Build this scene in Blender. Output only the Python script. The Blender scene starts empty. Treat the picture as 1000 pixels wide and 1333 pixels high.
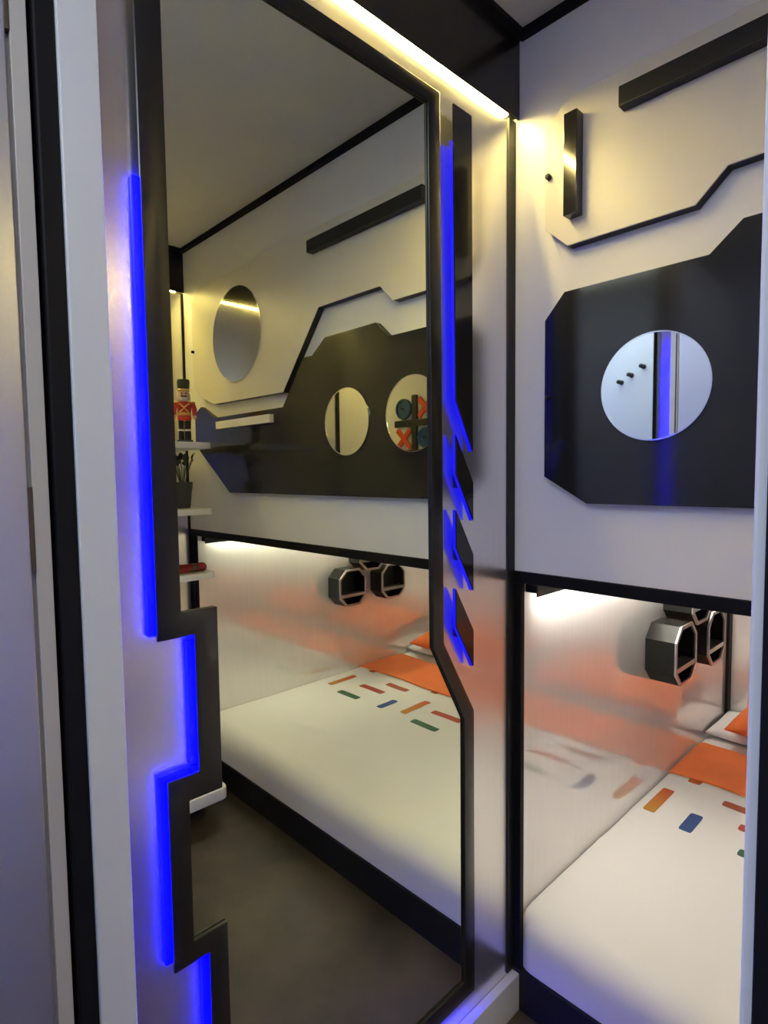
import bpy, bmesh, math, random
from mathutils import Vector, Matrix, noise

random.seed(4)
S = bpy.context.scene
COL = S.collection

# ------------------------------------------------------------------ camera
cam_d = bpy.data.cameras.new('camera')
cam_d.sensor_fit = 'HORIZONTAL'
cam_d.sensor_width = 36.0
cam_d.lens = 763.76 / 1000.0 * 36.0
cam_d.clip_start = 0.02
cam = bpy.data.objects.new('camera', cam_d)
COL.objects.link(cam)
_r = Vector((0.69320136, 0.72065022, -0.01162489))
_u = Vector((-0.03805836, 0.05270575, 0.9978846))
_f = Vector((-0.71973845, 0.69129253, -0.06396246))
cam.matrix_world = Matrix(((_r.x, _u.x, -_f.x, 0.80467), (_r.y, _u.y, -_f.y, -1.20832),
                           (_r.z, _u.z, -_f.z, 1.355), (0, 0, 0, 1)))
S.camera = cam

# ------------------------------------------------------------------ world and exposure
w = bpy.data.worlds.new('world')
S.world = w
w.use_nodes = True
w.node_tree.nodes['Background'].inputs[0].default_value = (0.6, 0.65, 0.8, 1)
w.node_tree.nodes['Background'].inputs[1].default_value = 0.05
S.view_settings.view_transform = 'Standard'
S.view_settings.look = 'None'
S.view_settings.gamma = 1.0
S.view_settings.use_curve_mapping = False
S.view_settings.exposure = 1.68
# light levels of the light strips and of two added ceiling lights
COVE_WARM = 96.0       # warm strips under the fascias of the two side walls
COVE_BED = 46.0        # whiter strips along the bed niche
BLUE_BACK = 24.0        # blue backlight of the mirror
BLUE_FIN = 0.30         # blue cores of the fins
CORRIDOR_FILL = 2.6         # unseen ceiling panel, added to light the corridor and cabin
CABIN_FILL = 18.0        # unseen round ceiling light, added to brighten the white wall

W = 1.7533      # cabin width (mirror wall x=0, shelf wall x=W)
H = 2.35        # ceiling
D = -0.93       # inner face of the door wall
NB = 1.72       # back of the bed niche

# ------------------------------------------------------------------ materials
def new_mat(name):
    m = bpy.data.materials.new(name)
    m.use_nodes = True
    nt = m.node_tree
    return m, nt, nt.nodes['Principled BSDF']

def mat(name, col, rough=0.5, metal=0.0, spec=0.5, coat=0.0, bump=0.0, bscale=60.0, var=0.0, vscale=6.0, stretch=(1, 1, 1), sheen=0.0, rvar=0.0):
    m, nt, b = new_mat(name)
    b.inputs['Base Color'].default_value = (*col, 1)
    b.inputs['Roughness'].default_value = rough
    b.inputs['Metallic'].default_value = metal
    b.inputs['Specular IOR Level'].default_value = spec
    b.inputs['Coat Weight'].default_value = coat
    b.inputs['Sheen Weight'].default_value = sheen
    tc = nt.nodes.new('ShaderNodeTexCoord')
    mp = nt.nodes.new('ShaderNodeMapping')
    mp.inputs['Scale'].default_value = stretch
    nt.links.new(tc.outputs['Object'], mp.inputs['Vector'])
    if var or rvar:
        n = nt.nodes.new('ShaderNodeTexNoise')
        n.inputs['Scale'].default_value = vscale
        n.inputs['Detail'].default_value = 6
        nt.links.new(mp.outputs[0], n.inputs['Vector'])
        if var:
            r = nt.nodes.new('ShaderNodeValToRGB')
            r.color_ramp.elements[0].position = 0.3
            r.color_ramp.elements[1].position = 0.7
            r.color_ramp.elements[0].color = (*[max(0, c * (1 - var)) for c in col], 1)
            r.color_ramp.elements[1].color = (*[min(1, c * (1 + var)) for c in col], 1)
            nt.links.new(n.outputs['Fac'], r.inputs[0])
            nt.links.new(r.outputs[0], b.inputs['Base Color'])
        if rvar:
            mr = nt.nodes.new('ShaderNodeMapRange')
            mr.inputs['To Min'].default_value = max(0.02, rough - rvar)
            mr.inputs['To Max'].default_value = rough + rvar
            nt.links.new(n.outputs['Fac'], mr.inputs['Value'])
            nt.links.new(mr.outputs[0], b.inputs['Roughness'])
    if bump:
        n2 = nt.nodes.new('ShaderNodeTexNoise')
        n2.inputs['Scale'].default_value = bscale
        n2.inputs['Detail'].default_value = 4
        nt.links.new(mp.outputs[0], n2.inputs['Vector'])
        bp = nt.nodes.new('ShaderNodeBump')
        bp.inputs['Strength'].default_value = bump
        bp.inputs['Distance'].default_value = 0.002
        nt.links.new(n2.outputs['Fac'], bp.inputs['Height'])
        nt.links.new(bp.outputs[0], b.inputs['Normal'])
    return m

def emit(name, col, strength):
    m, nt, b = new_mat(name)
    b.inputs['Base Color'].default_value = (0.004, 0.004, 0.004, 1)
    b.inputs['Emission Color'].default_value = (*col, 1)
    b.inputs['Emission Strength'].default_value = strength
    return m

STEEL = mat('brushed_steel', (0.80, 0.785, 0.765), 0.25, 0.93, bump=0.05, bscale=8, var=0.03, vscale=7, stretch=(30, 30, 0.8))
STEEL_BED = mat('satin_steel', (0.86, 0.845, 0.835), 0.10, 0.48, var=0.02, vscale=5, stretch=(6, 14, 1.2))
WHITE = mat('white_satin_laminate', (0.76, 0.755, 0.745), 0.42, spec=0.4, bump=0.03, bscale=120, var=0.02)
CREAM = mat('pearl_vinyl', (0.68, 0.645, 0.56), 0.36, spec=0.5, bump=0.18, bscale=90, var=0.02)
BLACKGLOSS = mat('black_gloss_acrylic', (0.017, 0.0165, 0.0165), 0.11, spec=0.5, bump=0.01, bscale=12)
BLACK = mat('black_lacquer', (0.012, 0.012, 0.013), 0.42, spec=0.3)
BLACKMATT = mat('black_powder_coat', (0.006, 0.006, 0.0065), 0.55, spec=0.15)
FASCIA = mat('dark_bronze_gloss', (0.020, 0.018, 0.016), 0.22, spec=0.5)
FRAME = mat('dark_frame_gloss', (0.013, 0.012, 0.010), 0.28, spec=0.45, var=0.1)
MIRROR = mat('mirror_silver', (0.86, 0.90, 0.71), 0.0, 1.0)
MIRROR2 = mat('mirror_disc_silver', (0.90, 0.91, 0.90), 0.015, 1.0)
MIRROR3 = mat('satin_disc_silver', (0.86, 0.83, 0.70), 0.07, 1.0)
CHROME = mat('bright_edge', (0.85, 0.85, 0.84), 0.15, 1.0)
CEIL = mat('ceiling_grey', (0.66, 0.65, 0.59), 0.6, spec=0.2, var=0.05, vscale=3, bump=0.03)
FLOOR = mat('floor_vinyl_brown', (0.062, 0.047, 0.032), 0.5, spec=0.3, var=0.42, vscale=5.0, bump=0.05, rvar=0.08)
SHEET = mat('white_sheet', (0.80, 0.775, 0.73), 0.85, spec=0.15, bump=0.35, bscale=14, sheen=0.1, stretch=(0.6, 1.6, 1))
ORANGE = mat('orange_cotton', (0.86, 0.20, 0.045), 0.8, spec=0.15, bump=0.25, bscale=35, var=0.06, vscale=8, sheen=0.15)
PILLOW = mat('white_cotton', (0.86, 0.855, 0.84), 0.85, spec=0.15, bump=0.12, bscale=25)
SHELF = mat('white_shelf', (0.80, 0.79, 0.77), 0.4)
OCT = mat('black_satin_plastic', (0.016, 0.016, 0.014), 0.26, spec=0.12)
OCTRIM = mat('grey_rim_metal', (0.42, 0.39, 0.37), 0.35, 0.7)
OCTIN = mat('black_inner', (0.010, 0.010, 0.010), 0.5)
DOORSTEEL = mat('door_steel', (0.70, 0.70, 0.70), 0.30, 0.9, bump=0.04, bscale=6, stretch=(20, 20, 1.0))
DOORBEIGE = mat('door_edge_beige', (0.44, 0.42, 0.36), 0.5)
HINGE = mat('hinge_slot_brown', (0.10, 0.075, 0.055), 0.4, 0.5)
POST = mat('post_grey_white', (0.63, 0.65, 0.63), 0.5)
CORR = mat('corridor_blue_grey', (0.52, 0.60, 0.82), 0.55)
L_WARM = emit('led_warm', (1.0, 0.77, 0.25), COVE_WARM)
L_BED = emit('led_bed', (1.0, 0.93, 0.80), COVE_BED)
L_BLUE = emit('led_blue', (0.0, 0.0, 1.0), BLUE_BACK)
L_FIN = emit('led_blue_fin', (0.004, 0.002, 1.0), BLUE_FIN)
L_CORR_FILL = emit('emit_corridor_fill', (0.90, 0.94, 1.0), CORRIDOR_FILL)
L_CABIN_FILL = emit('emit_cabin_fill', (1.0, 0.94, 0.84), CABIN_FILL)

# ------------------------------------------------------------------ mesh helpers
def smooth(bm, ang=22):
    for f in bm.faces:
        f.smooth = True
    a = math.radians(ang)
    for e in bm.edges:
        e.smooth = not (len(e.link_faces) == 2 and e.calc_face_angle(0) > a)
    return bm

def B(x0, x1, y0, y1, z0, z1, bev=0.0, seg=2, bm=None):
    own = bm is None
    t = bmesh.new()
    vs = [t.verts.new((x, y, z)) for x in (x0, x1) for y in (y0, y1) for z in (z0, z1)]
    for q in ((0, 1, 3, 2), (4, 6, 7, 5), (0, 4, 5, 1), (2, 3, 7, 6), (0, 2, 6, 4), (1, 5, 7, 3)):
        t.faces.new([vs[i] for i in q])
    bmesh.ops.recalc_face_normals(t, faces=t.faces)
    if bev:
        bmesh.ops.bevel(t, geom=list(t.edges), offset=bev, segments=seg, affect='EDGES', profile=0.5)
    if own:
        return smooth(t)
    merge(bm, t)
    return bm

def merge(bm, t):
    mp = {}
    for v in t.verts:
        mp[v] = bm.verts.new(v.co)
    for f in t.faces:
        try:
            nf = bm.faces.new([mp[v] for v in f.verts])
            nf.smooth = f.smooth
        except ValueError:
            pass
    t.free()

def axis_pt(ax, a, p):
    # plane polygons: ax 'x' -> p=(y,z); 'y' -> p=(x,z); 'z' -> p=(x,y)
    if ax == 'x':
        return (a, p[0], p[1])
    if ax == 'y':
        return (p[0], a, p[1])
    return (p[0], p[1], a)

def prism(ax, poly, a0, a1, bev=0.0, seg=2):
    bm = bmesh.new()
    v0 = [bm.verts.new(axis_pt(ax, a0, p)) for p in poly]
    v1 = [bm.verts.new(axis_pt(ax, a1, p)) for p in poly]
    bm.faces.new(v0)
    bm.faces.new(v1)
    n = len(poly)
    for i in range(n):
        j = (i + 1) % n
        bm.faces.new((v0[i], v0[j], v1[j], v1[i]))
    bmesh.ops.recalc_face_normals(bm, faces=bm.faces)
    if bev:
        bmesh.ops.bevel(bm, geom=list(bm.edges), offset=bev, segments=seg, affect='EDGES', profile=0.5)
    return smooth(bm)

def ring(ax, outer, inner, a0, a1, bev=0.0, closed=True):
    bm = bmesh.new()
    n = len(outer)
    o0 = [bm.verts.new(axis_pt(ax, a0, p)) for p in outer]
    o1 = [bm.verts.new(axis_pt(ax, a1, p)) for p in outer]
    i0 = [bm.verts.new(axis_pt(ax, a0, p)) for p in inner]
    i1 = [bm.verts.new(axis_pt(ax, a1, p)) for p in inner]
    rng = range(n) if closed else range(n - 1)
    for i in rng:
        j = (i + 1) % n
        bm.faces.new((o0[i], o0[j], i0[j], i0[i]))
        bm.faces.new((o1[i], o1[j], i1[j], i1[i]))
        bm.faces.new((o0[i], o0[j], o1[j], o1[i]))
        bm.faces.new((i0[i], i0[j], i1[j], i1[i]))
    if not closed:
        bm.faces.new((o0[0], o1[0], i1[0], i0[0]))
        bm.faces.new((o0[-1], o1[-1], i1[-1], i0[-1]))
    bmesh.ops.recalc_face_normals(bm, faces=bm.faces)
    if bev:
        es = [e for e in bm.edges if len(e.link_faces) == 2 and e.calc_face_angle(0) > 0.5]
        bmesh.ops.bevel(bm, geom=es, offset=bev, segments=2, affect='EDGES', profile=0.5)
    return smooth(bm, 25)

def disc_poly(cx, cz, r, n=64):
    return [(cx + r * math.cos(2 * math.pi * i / n), cz + r * math.sin(2 * math.pi * i / n)) for i in range(n)]

def lathe(prof, c, n=24, bm=None):
    # prof: list of (r, z) bottom to top, around vertical axis at c
    t = bmesh.new() if bm is None else bm
    rows = []
    for r, z in prof:
        if r < 1e-6:
            rows.append([t.verts.new((c[0], c[1], c[2] + z))])
        else:
            rows.append([t.verts.new((c[0] + r * math.cos(2 * math.pi * i / n), c[1] + r * math.sin(2 * math.pi * i / n), c[2] + z)) for i in range(n)])
    fs = []
    for a, b in zip(rows, rows[1:]):
        for i in range(n):
            j = (i + 1) % n
            if len(a) == 1 and len(b) == 1:
                continue
            if len(a) == 1:
                fs.append(t.faces.new((a[0], b[j], b[i])))
            elif len(b) == 1:
                fs.append(t.faces.new((a[i], a[j], b[0])))
            else:
                fs.append(t.faces.new((a[i], a[j], b[j], b[i])))
    if len(rows[0]) > 1:
        fs.append(t.faces.new(list(reversed(rows[0]))))
    if len(rows[-1]) > 1:
        fs.append(t.faces.new(rows[-1]))
    bmesh.ops.recalc_face_normals(t, faces=fs)
    return smooth(t, 40)

def tube(pts, rad, n=10, bm=None):
    # rad: number or list; round-capped by tapering
    t = bmesh.new() if bm is None else bm
    P = [Vector(p) for p in pts]
    R = rad if isinstance(rad, (list, tuple)) else [rad] * len(P)
    rows = []
    prev = None
    for i, p in enumerate(P):
        d = (P[min(i + 1, len(P) - 1)] - P[max(i - 1, 0)]).normalized()
        if prev is None:
            a = d.orthogonal().normalized()
        else:
            a = (prev - d * prev.dot(d)).normalized()
        prev = a
        b = d.cross(a)
        rows.append([t.verts.new(p + (a * math.cos(2 * math.pi * k / n) + b * math.sin(2 * math.pi * k / n)) * R[i]) for k in range(n)])
    fs = []
    for a, b in zip(rows, rows[1:]):
        for k in range(n):
            j = (k + 1) % n
            fs.append(t.faces.new((a[k], a[j], b[j], b[k])))
    fs.append(t.faces.new(list(reversed(rows[0]))))
    fs.append(t.faces.new(rows[-1]))
    bmesh.ops.recalc_face_normals(t, faces=fs)
    return smooth(t, 50)

def ball(c, rx, ry=None, rz=None, n=16, m=10):
    ry = rx if ry is None else ry
    rz = rx if rz is None else rz
    t = lathe([(math.sin(math.pi * k / m), -math.cos(math.pi * k / m)) for k in range(m + 1)], (0, 0, 0), n)
    for v in t.verts:
        v.co = Vector((c[0] + v.co.x * rx, c[1] + v.co.y * ry, c[2] + v.co.z * rz))
    return t

def wloc(o):
    p = Vector((0, 0, 0))
    while o is not None:
        p += o.location
        o = o.parent
    return p

def link(name, bm, m, parent=None, loc=None):
    me = bpy.data.meshes.new(name)
    off = wloc(parent) if parent is not None else Vector((0, 0, 0))
    base = Vector(loc) if loc is not None else off
    for v in bm.verts:
        v.co -= base
    bm.to_mesh(me)
    bm.free()
    me.materials.append(m)
    o = bpy.data.objects.new(name, me)
    COL.objects.link(o)
    o.parent = parent
    o.location = base - off
    return o

def thing(name, label, cat, loc, group=None):
    o = bpy.data.objects.new(name, None)
    o.empty_display_size = 0.05
    COL.objects.link(o)
    o.location = loc
    o['label'] = label
    o['category'] = cat
    if group:
        o['group'] = group
    return o

def one(name, bm, m, label, cat, loc=None, group=None):
    if loc is None:
        n = len(bm.verts)
        cx = sum(v.co.x for v in bm.verts) / n
        cy = sum(v.co.y for v in bm.verts) / n
        loc = (cx, cy, min(v.co.z for v in bm.verts))
    o = link(name, bm, m, None, loc)
    o['label'] = label
    o['category'] = cat
    if group:
        o['group'] = group
    return o

def struct(name, bm, m, label, cat='wall', parent=None):
    o = link(name, bm, m, parent)
    if parent is None:
        o['kind'] = 'structure'
        o['label'] = label
        o['category'] = cat
    return o

# ================================================================== SETTING
CY = -1.95      # corridor back wall
struct('floor', B(-0.3, W + 0.3, CY - 0.1, NB + 0.1, -0.06, 0.0), FLOOR, 'dark brown vinyl floor of the cabin and corridor', 'floor')
struct('ceiling', B(-0.3, W + 0.3, CY - 0.1, 0.03, H, H + 0.06), CEIL, 'flat grey ceiling above the cabin', 'ceiling')
# mirror wall and shelf wall, brushed steel
struct('wall_left', B(-0.06, 0.0, D, 0.0, 0.0, H), STEEL, 'brushed steel wall that carries the tall stepped mirror')
struct('wall_right', B(W, W + 0.06, D, 0.0, 0.0, H), STEEL, 'brushed steel wall with white shelves, seen in the mirror')
struct('wall_far', B(-0.06, W + 0.06, 0.0, 0.03, 1.1186, H), WHITE, 'white laminate wall above the bed niche')
# door wall: pier right of the doorway and header
struct('wall_near', B(0.795, W + 0.06, D - 0.055, D, 0.0, H), WHITE, 'white wall beside the doorway with the noughts and crosses board')
struct('wall_near_header', B(-0.06, 0.795, D - 0.055, D, 2.28, H), WHITE, 'white wall strip above the doorway')
# corridor
struct('wall_back', B(-0.3, W + 0.3, CY - 0.06, CY, 0.0, H), CORR, 'pale blue grey corridor wall with three black pegs')
struct('wall_corridor_left', B(-0.24, -0.18, CY, D - 0.055, 0.0, H), CORR, 'pale corridor end wall behind the open door')
struct('wall_corridor_right', B(W + 0.2, W + 0.26, CY, D - 0.055, 0.0, H), CORR, 'pale corridor end wall on the shelf side')
struct('wall_corridor_return', B(-0.24, -0.06, D - 0.055, D - 0.02, 0.0, H), CORR, 'narrow return wall behind the hinge post')
struct('wall_corridor_return_right', B(W + 0.06, W + 0.26, D - 0.055, D - 0.02, 0.0, H), CORR, 'narrow return wall beside the shelf wall')
# bed niche
struct('wall_niche_left', B(-0.06, 0.0, 0.0, NB, 0.0, 1.12), STEEL_BED, 'satin steel side wall of the bed niche on the mirror side')
struct('wall_niche_right', B(W, W + 0.06, 0.0, NB, 0.0, 1.12), STEEL_BED, 'satin steel side wall of the bed niche on the shelf side')
struct('wall_niche_back', B(-0.06, W + 0.06, NB, NB + 0.05, 0.0, 1.12), STEEL_BED, 'satin steel wall at the head of the bed')
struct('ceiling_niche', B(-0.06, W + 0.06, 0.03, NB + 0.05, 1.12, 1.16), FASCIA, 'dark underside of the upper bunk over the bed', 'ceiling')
# trims
n = [0]
def trim(bm, m, label):
    n[0] += 1
    return struct('trim_%d' % n[0], bm, m, label, 'trim')
trim(B(0.0, 0.004, -0.028, 0.0, 0.10, 2.165, 0.001), BLACK, 'black corner strip on the mirror wall')
trim(B(W - 0.004, W, -0.011, 0.0, 0.10, 2.165, 0.001), BLACK, 'black corner strip on the shelf wall')
trim(B(0.0, W, -0.006, 0.05, 1.090, 1.1186, 0.002), BLACKMATT, 'black beam across the top of the bed niche')
trim(B(0.004, 0.024, -0.004, 0.012, 0.108, 1.092, 0.001), BLACKMATT, 'black post at the mirror side of the bed niche')
trim(B(W - 0.045, W - 0.004, -0.004, 0.012, 0.108, 1.092, 0.001), BLACKMATT, 'black post at the shelf side of the bed niche')
trim(B(0.0, 0.012, NB - 0.045, NB, 0.2, 1.12, 0.001), BLACKMATT, 'black corner strip at the head of the bed, mirror side')
trim(B(W - 0.012, W, NB - 0.045, NB, 0.2, 1.12, 0.001), BLACKMATT, 'black corner strip at the head of the bed, shelf side')
trim(B(0.02, W - 0.02, -0.020, 0.0, H - 0.016, H, 0.001), BLACKMATT, 'black ceiling strip along the white panel wall')
trim(B(0.0, 0.034, D, 0.0, H - 0.012, H, 0.001), BLACKMATT, 'black ceiling strip above the mirror wall')
trim(B(W - 0.034, W, D, 0.0, H - 0.012, H, 0.001), BLACKMATT, 'black ceiling strip above the shelf wall')
struct('baseboard_left', B(0.0, 0.022, D, -0.002, 0.0, 0.097, 0.002), POST, 'white skirting board under the stepped mirror', 'skirting')
struct('baseboard_right', B(W - 0.022, W, D, -0.002, 0.0, 0.097, 0.002), POST, 'white skirting board under the shelves', 'skirting')

trim(B(W - 0.012, W, D, D + 0.014, 0.10, 2.165, 0.001), BLACK, 'black corner strip between the shelf wall and the door wall')

# doorway: hinge post, gaskets, lock post
trim(B(-0.06, 0.030, D - 0.052, D - 0.006, 0.0, 2.28, 0.002), POST, 'pale grey door post beside the blue lit mirror edge')
trim(B(-0.05, 0.026, D - 0.076, D - 0.052, 0.0, 2.28, 0.003), BLACKMATT, 'black rubber door seal beside the pale door post')
g = trim(B(0.7505, 0.795, D - 0.060, D, 0.0, 2.28, 0.0015), POST, 'pale door post at the right edge of the view')
trim(B(0.7555, 0.763, D - 0.066, D - 0.0605, 0.0, 2.28, 0.001), BLACKMATT, 'black rubber seal on the right door post')

# open door leaf folded back along the corridor
dr = bpy.data.objects.new('door_1', None)
COL.objects.link(dr)
dr.location = (0.0, -1.35, 0.0)
dr['kind'] = 'structure'
dr['label'] = 'steel faced door leaf standing open at the left edge'
dr['category'] = 'door'
link('door_core', B(-0.045, 0.014, -1.75, D - 0.080, 0.02, 2.10, 0.002), DOORBEIGE, dr)
link('edge_strip', B(0.0135, 0.022, -1.0285, D - 0.081, 0.02, 2.10, 0.001), DOORBEIGE, dr)
link('steel_panel', B(0.0135, 0.023, -1.745, -1.0335, 0.03, 2.09, 0.001), DOORSTEEL, dr)
for z0, z1 in ((1.855, 2.02), (1.245, 1.345), (0.35, 0.45)):
    h = link('hinge_plate', B(0.0136, 0.0232, -1.0335, -1.0285, z0, z1, 0.0006), HINGE, dr)

# ================================================================== UPPER WALL PANELS
up = [(.097, 1.888), (.150, 1.839), (.406, 1.840), (.458, 1.891), (.745, 1.892), (.953, 1.645), (1.450, 1.650),
      (1.575, 1.695), (1.622, 1.735), (1.622, 2.095), (1.545, 2.142), (.148, 2.143), (.095, 2.097)]
t = thing('wall_panel', 'cream pearl panel with angular lower edge and black bars on the white wall', 'panel', (.86, -.01, 1.65))
link('panel_core', prism('y', up, -.0235, -.001), BLACK, t)
link('panel_face', prism('y', up, -.0265, -.0235, 0.0008, 1), CREAM, t)
link('horizontal_bar', B(.270, .768, -.052, -.0265, 2.062, 2.100, 0.0015), BLACK, t)['label'] = 'long black horizontal bar'
link('vertical_bar', B(.155, .185, -.054, -.0265, 1.891, 2.097, 0.0015), BLACKGLOSS, t)['label'] = 'short glossy black upright bar'
for x, z in ((.1065, 1.996), (1.612, 1.885)):
    k = lathe([(0.0062, 0), (0.0062, 0.008), (0.0045, 0.0105), (0, 0.0115)], (0, 0, 0), 16)
    for v in k.verts:
        v.co = Vector((x + v.co.x, -.0265 - v.co.z, z + v.co.y))
    link('peg', k, BLACK, t)
def mirror_disc(cx, cz, r, parent, y, m):
    o = link('mirror_disc', prism('y', disc_poly(cx, cz, r), y - .0039, y - .0001), m, parent)
    link('disc_rim', ring('y', disc_poly(cx, cz, r + .0022), disc_poly(cx, cz, r - .0005), y - .0046, y - .0001), CHROME, o)
mirror_disc(1.255, 1.897, .176, t, -.0265, MIRROR3)

bl = [(.094, 1.346), (.197, 1.287), (1.352, 1.289), (1.632, 1.490), (1.630, 1.625), (1.575, 1.650), (1.455, 1.595), (.965, 1.595),
      (.842, 1.747), (.791, 1.747), (.722, 1.794), (.483, 1.795), (.429, 1.747), (.141, 1.746), (.094, 1.693)]
t = thing('wall_panel', 'black glossy angular panel with two round mirrors below the cream panel', 'panel', (.86, -.01, 1.29))
link('panel_core', prism('y', bl, -.0155, -.001), BLACK, t)
link('panel_face', prism('y', bl, -.0205, -.0155, 0.0008, 1), BLACKGLOSS, t)
link('grip_bar', B(1.022, 1.415, -.040, -.0205, 1.545, 1.575, 0.0015), WHITE, t)['label'] = 'white horizontal grip bar'
k = lathe([(0.005, 0), (0.005, 0.006), (0.0035, 0.008), (0, 0.009)], (0, 0, 0), 16)
for v in k.verts:
    v.co = Vector((.104 + v.co.x, -.0205 - v.co.z, 1.522 + v.co.y))
link('peg', k, BLACK, t)
mirror_disc(.335, 1.521, .1035, t, -.0205, MIRROR2)
mirror_disc(.618, 1.519, .102, t, -.0205, MIRROR2)

# ================================================================== COVE LIGHTS
def cove(x0, x1, y0, y1, z, ztop, label, m, grp, side, plate, led0, led1, lip, gap):
    """dark fascia plate held off the wall by a back block, light strip in the slot behind its lower lip"""
    t = thing('cove_light', label, 'light', ((x0 + x1) / 2, (y0 + y1) / 2, z), grp)
    def X(a, b):      # distances from the wall
        return (x0 + a, x0 + b) if side > 0 else (x1 - b, x1 - a)
    dpt = x1 - x0
    link('fascia', B(*X(dpt - plate, dpt), y0, y1, z, ztop, 0.0008), FASCIA, t)
    link('back_block', B(*X(0.0, dpt - plate - .0001), y0 + .001, y1 - .001, z + lip + .0062, ztop), BLACKMATT, t)
    link('led_strip', B(*X(led0, led1), y0 + gap, y1 - gap, z + lip, z + lip + .006), m, t)
    return t
cove(0.0, 0.014, D + .002, -0.001, 2.165, H - .012, 'dark fascia with warm light strip above the stepped mirror', L_WARM, 'warm cove lights', 1, .004, .001, .005, .0015, 0.035)
cove(W - 0.014, W, D + .002, -0.001, 2.165, H - .012, 'dark fascia with warm light strip above the white shelves', L_WARM, 'warm cove lights', -1, .004, .001, .005, .0015, 0.035)
cove(0.0, 0.035, 0.052, NB - .05, 1.048, 1.119, 'dark light fascia in the bed niche on the mirror side', L_BED, 'bed niche cove lights', 1, .004, .019, .030, .003, 0.06)
cove(W - 0.035, W, 0.052, NB - .05, 1.048, 1.119, 'dark light fascia in the bed niche on the shelf side', L_BED, 'bed niche cove lights', -1, .004, .019, .030, .003, 0.06)

# added ceiling lights, both guessed and out of view: corridor panel, round cabin light
t = thing('corridor_fill_light', 'white fill light panel added in the unseen corridor ceiling', 'light', (0.75, -1.5, H - .02))
link('frame', ring('z', [(.25, -1.8), (1.25, -1.8), (1.25, -1.25), (.25, -1.25)], [(.27, -1.78), (1.23, -1.78), (1.23, -1.27), (.27, -1.27)], H - .022, H - .001), POST, t)
link('diffuser', B(.27, 1.23, -1.78, -1.27, H - .016, H - .004), L_CORR_FILL, t)
t = thing('cabin_fill_light', 'small round fill light added in the cabin ceiling, out of view', 'light', (1.15, -.55, H - .012))
link('ring', lathe([(.095, 0), (.10, .003), (.10, .0115), (.086, .0115), (.086, .002)], (1.15, -.55, H - .012), 32), POST, t)
link('lens', lathe([(.085, 0), (.085, .008)], (1.15, -.55, H - .0095), 32), L_CABIN_FILL, t)

# ================================================================== MIRROR
OUT = [(-.886, 2.104), (-.288, 2.104), (-.284, 1.000), (-.182, .828), (-.181, .168), (-.825, .168), (-.825, .645),
       (-.879, .645), (-.879, .927), (-.832, .927), (-.832, 1.129), (-.886, 1.129)]
INN = [(-.851, 2.074), (-.321, 2.074), (-.316, .997), (-.216, .817), (-.216, .207), (-.794, .207), (-.794, .677),
       (-.848, .677), (-.848, .889), (-.796, .889), (-.796, 1.164), (-.851, 1.164)]
MID = [((a[0] + b[0]) / 2, (a[1] + b[1]) / 2) for a, b in zip(OUT, INN)]
t = thing('wall_mirror', 'tall mirror in a dark stepped frame with blue backlight', 'mirror', (0.0, -.54, .188))
link('backing', prism('x', MID, .003, .010), BLACK, t)
link('mirror_glass', prism('x', MID, .0102, .0125), MIRROR, t)
link('frame', ring('x', OUT, INN, .0126, .019, 0.0012), FRAME, t)
# blue backlight: thin strips following the stepped left edge, a little proud of the frame
s = 0.008
def led(poly):
    link('blue_light_strip', prism('x', poly, .0012, .0090, 0.001, 1), L_BLUE, t)
led([(-.886 - s, 1.75), (-.876, 1.75), (-.876, 1.136), (-.886 - s, 1.136)])
led([(-.832 - s, 1.120), (-.822, 1.120), (-.822, .931), (-.824, .927 + s), (-.832 - s, .927 + s)])
led([(-.879 - s, .927 + s), (-.879 - s, .655), (-.869, .655), (-.869, .920), (-.832 - s - .0003, .920), (-.832 - s - .0003, .927 + s)])
led([(-.800, .172), (-.195, .172), (-.195, .163), (-.800, .163)])
led([(-.825 - s, .640), (-.815, .640), (-.815, .18), (-.825 - s, .18)])

# ================================================================== FINS right of the mirror
FINS = [([(-.248, 2.100), (-.187, 2.099), (-.185, 1.402), (-.242, 1.508)], 'tall dark fin with blue edge right of the mirror, topmost of four'),
        ([(-.243, 1.436), (-.184, 1.335), (-.184, 1.252), (-.242, 1.354)], 'slanted dark fin with blue edge just below the tall fin'),
        ([(-.243, 1.278), (-.184, 1.178), (-.184, 1.098), (-.242, 1.197)], 'slanted dark fin with blue edge, third from the top'),
        ([(-.244, 1.110), (-.184, 1.010), (-.184, .928), (-.243, 1.027)], 'slanted dark fin with blue edge, lowest of four')]
for i, (p, lab) in enumerate(FINS):
    cy = sum(a for a, b in p) / 4
    t = thing('wall_fin', lab, 'wall fin', (0.0, cy, min(b for a, b in p)), 'blue edged fins beside the mirror')
    link('cover', prism('x', p, .0165, .020, 0.0006, 1), BLACKGLOSS, t)
    q = [(a, min(b, 2.03)) for a, b in p] if i == 0 else p
    c = (cy, sum(b for a, b in p) / 4)
    q = [(a + (.0015 if a < cy else -.0015), b) for a, b in q]
    c0 = sum(b for a, b in p) / 4
    link('standoff', B(.0003, .0084, cy - .008, cy + .008, c0 - .02, c0 + .02), BLACKMATT, t)
    link('light_core', prism('x', q, .0085, .0164), L_FIN, t)

# ================================================================== BED
link_base = thing('bed_base', 'low black bed base along the niche front', 'bed base', (W / 2, .85, 0))
link('front_board', B(.002, W - .002, -.004, .022, 0.0, .109, .003), BLACK, link_base)
link('platform', B(.004, W - .004, .024, NB - .004, 0.0, .100), BLACKMATT, link_base)

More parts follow.
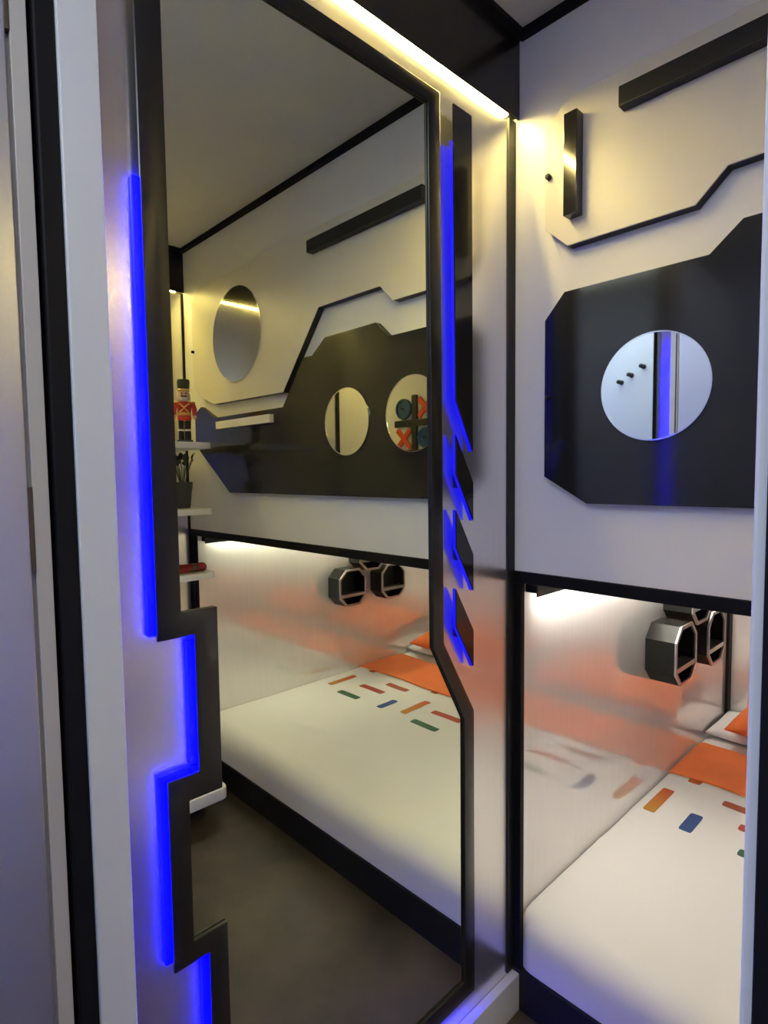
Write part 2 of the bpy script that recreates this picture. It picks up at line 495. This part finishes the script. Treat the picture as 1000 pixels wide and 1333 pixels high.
MX0, MX1, MY0, MY1, MTOP, MBOT = .003, W - .003, .002, NB - .006, .240, .1105
MR = .075
def mh(x, y):
    z = MTOP
    for d, r, k in ((y - MY0, MR, .85), (MY1 - y, .03, .5), (x - MX0, .03, .45), (MX1 - x, .03, .45)):
        d = max(d, 0)
        if d < r:
            z -= (r - math.sqrt(max(0, r * r - (r - d) ** 2))) * k
    z += 0.0045 * noise.noise(Vector((x * 2.2, y * 2.0, 3.1)))
    z += 0.0020 * noise.noise(Vector((x * 9 + y * 3, y * 5, 1.7)))
    wr = noise.noise(Vector((x * 3 + 4, y * 14 + x * 4, 7.7)))
    z += 0.0065 * max(0, wr - 0.22)
    return z
def axis_samples(a, b, n, edge=MR):
    s = [a + edge * f for f in (0, .04, .12, .25, .45, .7, 1.0)]
    e = [b - edge * f for f in (1.0, .7, .45, .25, .12, .04, 0)]
    mid = [a + edge + (b - a - 2 * edge) * i / n for i in range(1, n)]
    return s + mid + e
xs = axis_samples(MX0, MX1, 70)
ys = axis_samples(MY0, MY1, 70)
bm = bmesh.new()
grid = []
for y in ys:
    row = []
    for x in xs:
        X, Y = x, y
        for cx, sg in ((MX0, 1), (MX1, -1)):   # plan rounding of front corners
            rr = .05
            dx = (x - cx) * sg
            dy = y - MY0
            if dx < rr and dy < rr:
                m_ = max(rr - dx, rr - dy)
                h_ = math.hypot(rr - dx, rr - dy)
                if h_ > 1e-6:
                    k = m_ / h_
                    X = cx + sg * (rr - (rr - dx) * k)
                    Y = MY0 + rr - (rr - dy) * k
        row.append(bm.verts.new((X, Y, mh(x, y))))
    grid.append(row)
for r0, r1 in zip(grid, grid[1:]):
    for i in range(len(xs) - 1):
        bm.faces.new((r0[i], r0[i + 1], r1[i + 1], r1[i]))
border = grid[0] + [r[-1] for r in grid[1:]] + list(reversed(grid[-1][:-1])) + [r[0] for r in reversed(grid[1:-1])]
prev = border
for f in (.33, .66, 1.0):
    cur = []
    for v in border:
        k = 0.004 * noise.noise(Vector((v.co.x * 12, v.co.y * 12, f * 4))) * (1 - f)
        cur.append(bm.verts.new((v.co.x, v.co.y + (k if abs(v.co.y - MY0) < .05 else 0), v.co.z + (MBOT - v.co.z) * f)))
    for i in range(len(border)):
        j = (i + 1) % len(border)
        bm.faces.new((prev[i], cur[i], cur[j], prev[j]))
    prev = cur
bm.faces.new(prev)
bmesh.ops.recalc_face_normals(bm, faces=bm.faces)
smooth(bm, 60)
t = thing('mattress', 'white sheeted mattress printed with short coloured dashes', 'mattress', (W / 2, .85, .1105))
sheet = link('sheet', bm, SHEET, t)

def draped(poly_fn, nu, nv, lift, thick):
    """closed thin cloth piece lying on the mattress; poly_fn(u,v)->(x,y)"""
    bm = bmesh.new()
    top, bot = [], []
    for j in range(nv + 1):
        a, b = [], []
        for i in range(nu + 1):
            x, y = poly_fn(i / nu, j / nv)
            z = mh(x, y)
            a.append(bm.verts.new((x, y, z + lift + thick)))
            b.append(bm.verts.new((x, y, z + lift)))
        top.append(a)
        bot.append(b)
    for j in range(nv):
        for i in range(nu):
            bm.faces.new((top[j][i], top[j][i + 1], top[j + 1][i + 1], top[j + 1][i]))
            bm.faces.new((bot[j][i], bot[j + 1][i], bot[j + 1][i + 1], bot[j][i + 1]))
    def side(a, b):
        for i in range(len(a) - 1):
            bm.faces.new((a[i], b[i], b[i + 1], a[i + 1]))
    side(top[0], bot[0])
    side(top[-1][::-1], bot[-1][::-1])
    side([r[0] for r in top][::-1], [r[0] for r in bot][::-1])
    side([r[-1] for r in top], [r[-1] for r in bot])
    bmesh.ops.recalc_face_normals(bm, faces=bm.faces)
    return smooth(bm, 50)

def two_tone(name, c0, c1, ax, lo, hi):
    m, nt, b = new_mat(name)
    b.inputs['Roughness'].default_value = 0.85
    tc = nt.nodes.new('ShaderNodeTexCoord')
    sx = nt.nodes.new('ShaderNodeSeparateXYZ')
    mr = nt.nodes.new('ShaderNodeMapRange')
    rp = nt.nodes.new('ShaderNodeValToRGB')
    rp.color_ramp.elements[0].color = (*c0, 1)
    rp.color_ramp.elements[1].color = (*c1, 1)
    nt.links.new(tc.outputs['Generated'], sx.inputs[0])
    nt.links.new(sx.outputs[ax], rp.inputs[0])
    nt.links.new(rp.outputs[0], b.inputs['Base Color'])
    return m
P_OY = two_tone('print_orange_yellow', (.50, .25, .03), (.55, .09, .03), 1, 0, 1)
P_RED = mat('print_brick_red', (.42, .075, .035), .85)
P_BRN = mat('print_rust', (.36, .085, .04), .85)
P_GRN = mat('print_green', (.055, .135, .075), .85)
P_BLU = mat('print_blue', (.035, .075, .21), .85)
P_TAB = mat('print_orange', (.52, .13, .03), .85)
def patch(x0, x1, y0, y1, m, skew=0.0):
    def fn(u, v):
        # softened corners
        cu = (u - .5) * 2
        cv = (v - .5) * 2
        wx, wy = (x1 - x0) / 2, (y1 - y0) / 2
        rc = min(wx, wy) * .35
        px, py = cu * wx, cv * wy
        ex, ey = abs(px) - (wx - rc), abs(py) - (wy - rc)
        if ex > 0 and ey > 0:
            L = math.hypot(ex, ey)
            if L > 1e-9:
                M = max(ex, ey)
                px = math.copysign(wx - rc + ex * M / L, px)
                py = math.copysign(wy - rc + ey * M / L, py)
        return ((x0 + x1) / 2 + px + skew * cv, (y0 + y1) / 2 + py)
    nx = max(4, int((x1 - x0) / .012))
    ny = max(4, int((y1 - y0) / .012))
    link('printed_dash', draped(fn, nx, ny, .0004, .0006), m, t)
OYX = [.055, .578, 1.100, 1.645]
for x in OYX:
    patch(x - .019, x + .019, .700, .884, P_OY)
for x in (.375, .926, 1.432):
    patch(x - .085, x + .085, .794, .834, P_RED)
for x in (.288, .830, 1.352):
    patch(x - .074, x + .074, .902, .940, P_BRN)
for x in (.400, .937, 1.456):
    patch(x - .075, x + .075, .656, .694, P_GRN)
for x in (.178, .712, 1.228):
    patch(x - .019, x + .019, .668, .786, P_BLU)
for x in (.100, .640, 1.160, 1.628):
    patch(x - .021, x + .021, .985, 1.05, P_TAB)

# blanket
bfn = lambda u, v: (MX0 + .004 + (MX1 - MX0 - .008) * u, 1.005 + .325 * v + .006 * math.sin(u * 17) * (1 - v) + .008 * math.sin(u * 11 + 2) * v)
bm = draped(bfn, 80, 18, .0035, .006)
one('blanket', bm, ORANGE, 'orange cotton runner folded across the bed below the pillows', 'blanket')

def pillow(name, m, label, cat, c, sx, sy, th, grp, tilt=0.0, rz=0.0, pw=2.2, seed=0.0, pinchk=.09):
    bm = bmesh.new()
    N = 26
    vt, vb = [], []
    R = Matrix.Rotation(rz, 3, 'Z') @ Matrix.Rotation(tilt, 3, 'X')
    for j in range(N + 1):
        a, b = [], []
        for i in range(N + 1):
            u = math.sin((i / N - .5) * math.pi)
            v = math.sin((j / N - .5) * math.pi)
            pr = max(0.0, (1 - abs(u) ** pw) * (1 - abs(v) ** pw)) ** .5
            pinch = 1 - pinchk * (1 - abs(v)) * abs(u) ** 3
            pin2 = 1 - pinchk * (1 - abs(u)) * abs(v) ** 3
            nz = 1 + .16 * noise.noise(Vector((u * 2.3 + seed, v * 2.3, seed)))
            x, y = u * sx / 2 * pin2 * pinch, v * sy / 2 * pin2 * pinch
            zt = pr * th * .58 * nz + .003
            zb = -pr * th * .42 - .003
            a.append(bm.verts.new(Vector(c) + R @ Vector((x, y, zt))))
            b.append(bm.verts.new(Vector(c) + R @ Vector((x, y, zb))))
        vt.append(a)
        vb.append(b)
    for j in range(N):
        for i in range(N):
            bm.faces.new((vt[j][i], vt[j][i + 1], vt[j + 1][i + 1], vt[j + 1][i]))
            bm.faces.new((vb[j][i], vb[j + 1][i], vb[j + 1][i + 1], vb[j][i + 1]))
    def side(p, q):
        for i in range(len(p) - 1):
            bm.faces.new((p[i], q[i], q[i + 1], p[i + 1]))
    side(vt[0], vb[0])
    side(vt[-1][::-1], vb[-1][::-1])
    side([r[0] for r in vt][::-1], [r[0] for r in vb][::-1])
    side([r[-1] for r in vt], [r[-1] for r in vb])
    bmesh.ops.recalc_face_normals(bm, faces=bm.faces)
    return one(name, smooth(bm, 60), m, label, cat, group=grp)
for cx, sd in ((.425, 'mirror'), (W - .425, 'shelf')):
    pillow('pillow', PILLOW, 'flat white pillow at the head of the bed, %s side' % sd, 'pillow', (cx, 1.555, .2655), .835, .30, .038, 'white bed pillows', 0, 0, 7.0, cx, .01)
for cx, sd in ((.455, 'mirror'), (W - .455, 'shelf')):
    pillow('cushion', ORANGE, 'plump orange cushion resting on the white pillow, %s side' % sd, 'cushion', (cx, 1.515, .366), .72, .36, .115, 'orange cushions', math.radians(13), 0, 2.2, cx + 3)

# ================================================================== OCTAGONAL NICHE UNITS
def octo(cy, cz, hw, hh, ch):
    return [(cy - hw, cz - hh + ch), (cy - hw + ch, cz - hh), (cy + hw - ch, cz - hh), (cy + hw, cz - hh + ch),
            (cy + hw, cz + hh - ch), (cy + hw - ch, cz + hh), (cy - hw + ch, cz + hh), (cy - hw, cz + hh - ch)]
def oct_unit(side, label):
    def X(x):
        return x if side > 0 else W - x
    t = thing('octagonal_wall_unit', label, 'wall unit', (X(0.05), 1.04, .635), 'octagonal units in the bed niche')
    for cy, cz in ((.885, .735), (1.200, .730), (1.035, .916)):
        hw, hh, ch = .095, .100, .046
        O = octo(cy, cz, hw, hh, ch)
        I = octo(cy, cz, hw - .006, hh - .006, ch - .0025)
        R0 = octo(cy, cz, hw + .001, hh + .001, ch)
        R1 = octo(cy, cz, hw - .010, hh - .010, ch - .004)
        a = link('octagonal_tube', ring('x', O, I, min(X(0.001), X(.096)), max(X(0.001), X(.096)), 0), OCT, t)
        link('rim', ring('x', R0, R1, min(X(.0961), X(.103)), max(X(.0961), X(.103)), 0.0008), OCTRIM, a)
        link('back_plate', prism('x', I, min(X(.004), X(.012)), max(X(.004), X(.012))), OCTIN, a)
        zb = cz - .044
        link('divider', B(min(X(.055), X(.101)), max(X(.055), X(.101)), cy - hw + .007, cy + hw - .007, zb - .008, zb + .009, .001), OCTRIM, a)
oct_unit(1, 'three black octagonal tubes on the steel niche wall, mirror side')
oct_unit(-1, 'three black octagonal tubes on the steel niche wall, shelf side')

# ================================================================== SHELVES on the shelf wall (seen in the mirror)
def rounded(x0, x1, y0, y1, r, n=6):
    # rounded on the free (low x) corners only
    p = [(x1, y0), (x1, y1)]
    for i in range(n + 1):
        a = math.pi / 2 + (math.pi / 2) * i / n
        p.append((x0 + r + r * math.cos(a), y1 - r + r * math.sin(a)))
    for i in range(n + 1):
        a = math.pi + (math.pi / 2) * i / n
        p.append((x0 + r + r * math.cos(a), y0 + r + r * math.sin(a)))
    return p
SX0, SY0, SY1 = 1.325, -.46, -.10
SZ = [(1.486, 'topmost white wall shelf, carrying the nutcracker figure'), (1.232, 'white wall shelf carrying the potted plant'),
      (.982, 'white wall shelf carrying the dark red case'), (.128, 'lowest white wall shelf just above the floor')]
for z, lab in SZ:
    one('wall_shelf', prism('z', rounded(SX0 - (.045 if z < .2 else 0), W - .0005, SY0, SY1, .03), z - (.045 if z < .2 else .024), z, .003), SHELF, lab, 'shelf', group='white wall shelves')

# nutcracker
NX, NY, NZ = 1.40, -.178, 1.486
RED = mat('nutcracker_red', (.55, .03, .02), .35)
SKIN = mat('nutcracker_skin', (.75, .48, .33), .45)
NBLK = mat('nutcracker_black', (.012, .012, .013), .3)
GOLD = mat('nutcracker_gold', (.75, .50, .14), .3, .8)
NWHT = mat('nutcracker_white', (.8, .78, .74), .6)
t = thing('nutcracker', 'painted nutcracker soldier with red coat and black hat on the top shelf', 'figurine', (NX, NY, NZ))
link('stand', B(NX - .030, NX + .030, NY - .034, NY + .034, NZ, NZ + .012, .003), NBLK, t)
for sg in (-1, 1):
    y = NY + sg * .015
    lg = link('leg', lathe([(.012, .012), (.013, .03), (.0115, .055), (.013, .10)], (NX, y, NZ), 14), NBLK, t)
    link('boot_cuff', lathe([(.0142, .052), (.0148, .056), (.0142, .060)], (NX, y, NZ), 14), NWHT, lg)
b_ = lathe([(.026, .098), (.031, .104), (.028, .125), (.030, .150), (.034, .168), (.030, .180), (.012, .186)], (NX, NY, NZ), 20)
coat = link('coat', b_, RED, t)
link('belt', lathe([(.0292, .121), (.0302, .124), (.0302, .130), (.0292, .133)], (NX, NY, NZ), 20), GOLD, coat)
for sg in (-1, 1):
    st = link('sash', tube([(NX - .036, NY - sg * .022, NZ + .172), (NX - .038, NY, NZ + .152), (NX - .032, NY + sg * .020, NZ + .134)], .003, 8), GOLD, coat)
    ar = link('arm', tube([(NX, NY + sg * .036, NZ + .174), (NX, NY + sg * .044, NZ + .150), (NX - .004, NY + sg * .043, NZ + .122)], [.011, .0115, .009], 12), RED, t)
    link('hand', ball((NX - .005, NY + sg * .043, NZ + .114), .009), SKIN, ar)
    link('epaulette', ball((NX, NY + sg * .036, NZ + .180), .013, .013, .006), GOLD, ar)
hd = link('head', lathe([(.014, .184), (.022, .190), (.024, .205), (.024, .222), (.023, .230)], (NX, NY, NZ), 20), SKIN, t)
link('beard', ball((NX - .019, NY, NZ + .193), .008, .016, .010), NWHT, hd)
for sg in (-1, 1):
    link('eye', ball((NX - .022, NY + sg * .009, NZ + .218), .0035), NBLK, hd)
    link('moustache', tube([(NX - .0245, NY + sg * .001, NZ + .206), (NX - .0255, NY + sg * .008, NZ + .204), (NX - .022, NY + sg * .015, NZ + .209)], [.003, .003, .0012], 8), NBLK, hd)
    link('hair', ball((NX + .002, NY + sg * .024, NZ + .205), .013, .006, .018), NWHT, hd)
link('nose', ball((NX - .026, NY, NZ + .212), .004), SKIN, hd)
ht = link('hat', lathe([(.0255, .228), (.0255, .236), (.0285, .270), (.026, .280), (0, .284)], (NX, NY, NZ), 22), NBLK, t)
link('hat_band', lathe([(.0262, .229), (.0272, .231), (.0272, .236), (.0262, .238)], (NX, NY, NZ), 22), GOLD, ht)

for o_ in [t]:
    o_.scale = (.86, .86, .86)
    o_.rotation_euler = (0, 0, math.radians(25))

# potted plant
PX, PY, PZ = 1.43, -.180, 1.232
POTM = mat('pot_dark_grey', (.055, .058, .055), .45)
LEAF = mat('leaf_dark_green', (.020, .045, .022), .45, var=.3)
STEM = mat('stem_green', (.05, .07, .03), .6)
SOIL = mat('soil', (.03, .02, .015), .9)
t = thing('potted_plant', 'small dark leafed plant in a tapered grey pot on the shelf', 'plant', (PX, PY, PZ))
link('pot', lathe([(.024, 0), (.026, .002), (.038, .098), (.038, .102), (.034, .102), (.033, .09)], (PX, PY, PZ), 24), POTM, t)
link('soil', lathe([(.0325, .086), (.0325, .092), (0, .094)], (PX, PY, PZ), 20), SOIL, t)
rnd = random.Random(11)
for k in range(9):
    a = k * 2.4
    L = .06 + .07 * rnd.random()
    top = Vector((PX + math.cos(a) * L * .42, PY + math.sin(a) * L * .42, PZ + .092 + L * .9))
    base = Vector((PX + math.cos(a) * .008, PY + math.sin(a) * .008, PZ + .090))
    midp = (base + top) / 2 + Vector((0, 0, .018))
    sm = link('stem', tube([base, midp, top], [.002, .0018, .0010], 6), STEM, t)
    d = (top - midp).normalized()
    sd = d.cross(Vector((0, 0, 1))).normalized()
    nrm = sd.cross(d)
    for q, (fac, s_) in enumerate(((1.0, 1.0), (.55, .7))):
        o_ = midp + (top - midp) * fac
        lb = bmesh.new()
        dd = (d + sd * (.9 if q else 0)).normalized()
        s2 = dd.cross(nrm).normalized()
        rows = []
        for f, wd in ((0, .1), (.25, .8), (.5, 1), (.75, .7), (1, .05)):
            cpt = o_ + dd * f * .036 * s_ + nrm * .010 * s_ * math.sin(f * 2.5)
            rows.append([lb.verts.new(cpt + s2 * wd * .010 * s_ * e + nrm * (abs(e) * .002 + h_)) for e, h_ in ((-1, 0), (0, 0), (1, 0), (0, .0008))])
        for r0, r1 in zip(rows, rows[1:]):
            for i, j in ((0, 1), (1, 2), (2, 3), (3, 0)):
                lb.faces.new((r0[i], r0[j], r1[j], r1[i]))
        lb.faces.new(rows[0][::-1])
        lb.faces.new(rows[-1])
        bmesh.ops.recalc_face_normals(lb, faces=lb.faces)
        link('leaf', smooth(lb, 60), LEAF, sm)

# dark red case
CASE = mat('case_dark_red', (.20, .012, .012), .25, coat=.4)
t = thing('red_case', 'dark red glossy rounded case lying on the third shelf', 'case', (1.40, -.23, .982))
def capsule(p0, p1, r, n=8):
    p0, p1 = Vector(p0), Vector(p1)
    d = (p1 - p0).normalized()
    pts, rad = [], []
    for i in range(n + 1):
        a = math.pi / 2 * i / n
        pts.append(p0 - d * r * math.cos(a)); rad.append(max(.0004, r * math.sin(a)))
    for i in range(n + 1):
        a = math.pi / 2 * (1 - i / n)
        pts.append(p1 + d * r * math.cos(a)); rad.append(max(.0004, r * math.sin(a)))
    return tube(pts, rad, 18)
link('case_body', capsule((1.385, -.37, 1.0005), (1.372, -.138, 1.0005), .0175), CASE, t)
link('case_band', tube([(1.3745, -.180, 1.0005), (1.3738, -.168, 1.0005)], .0182, 18), NBLK, t)

# ================================================================== NOUGHTS AND CROSSES BOARD on the door wall
TX, TZ, CELL = 1.167, 1.601, .145     # first crossing, cell pitch
GRIDM = mat('board_black', (.012, .013, .012), .4)
BLUEP = mat('board_blue', (.02, .085, .21), .4)
ORP = mat('board_orange', (.62, .075, .015), .4)
yb0, yb1 = D + .0005, D + .014
t = thing('noughts_and_crosses_board', 'black grid of a noughts and crosses game on the white door wall', 'game board', (TX - CELL / 2, D, TZ - 2 * CELL))
for k in range(2):
    x = TX - k * CELL
    link('grid_bar', B(x - .016, x + .016, yb0, yb1, TZ - 2 * CELL + .012, TZ + CELL - .012, .002), GRIDM, t)
    z = TZ - k * CELL
    link('grid_bar', B(TX - 2 * CELL + .012, TX + CELL - .012, yb0 + .0002, yb1 - .0006, z - .016, z + .016, .002), GRIDM, t)
for r in range(3):
    for c in range(3):
        cx = TX + CELL * .51 - c * CELL
        cz = TZ + CELL * .49 - r * CELL
        pos = ('top', 'middle', 'bottom')[r] + ' row, ' + ('outer column by the shelves', 'centre column', 'column by the doorway')[c]
        if (r, c) in ((0, 0), (1, 1), (2, 2)):
            g = thing('nought_piece', 'blue round nought piece, ' + pos, 'game piece', (cx, D, cz - .05), 'noughts and crosses pieces')
            link('nought_disc', prism('y', disc_poly(cx, cz, .051, 40), yb0, D + .010, .002), BLUEP, g)
            link('raised_ring', ring('y', disc_poly(cx, cz, .049, 40), disc_poly(cx, cz, .040, 40), D + .0101, D + .015), BLUEP, g)
            link('notch_mark', prism('y', [(cx - .003, cz + .004), (cx + .022, cz + .012), (cx + .022, cz + .004), (cx + .003, cz - .006)], D + .0101, D + .013), GRIDM, g)
        else:
            if (r, c) in ((2, 0), (0, 2)):
                continue
            g = thing('cross_piece', 'orange cross piece, ' + pos, 'game piece', (cx, D, cz - .05), 'noughts and crosses pieces')
            cr = []
            a_, w_ = .062, .0125
            base = [(w_, w_), (a_, w_), (a_, -w_), (w_, -w_), (w_, -a_), (-w_, -a_), (-w_, -w_), (-a_, -w_), (-a_, w_), (-w_, w_), (-w_, a_), (w_, a_)]
            ca, sa = math.cos(math.pi / 4), math.sin(math.pi / 4)
            cr = [(cx + p * ca - q * sa, cz + p * sa + q * ca) for p, q in base]
            link('cross_body', prism('y', cr, yb0, D + .013, .0025), ORP, g)

# ================================================================== COAT PEGS in the corridor
for (x, z), lab in zip(((.618, 1.828), (.565, 1.860), (.502, 1.896)), ('lowest black coat peg on the corridor wall', 'middle black coat peg on the corridor wall', 'highest black coat peg on the corridor wall')):
    t = thing('coat_peg', lab, 'coat peg', (x, CY, z - .012), 'black coat pegs')
    for nm, prof in (('peg_base', [(.012, 0), (.012, .005), (.008, .007), (0, .0072)]), ('peg_stem', [(.0045, .006), (.0045, .030)]), ('peg_knob', [(.005, .028), (.011, .034), (.011, .040), (.007, .044), (0, .045)])):
        k = lathe(prof, (0, 0, 0), 18)
        for v in k.verts:
            v.co = Vector((x + v.co.x, CY + .0005 + v.co.z, z + v.co.y))
        link(nm, k, BLACK, t)
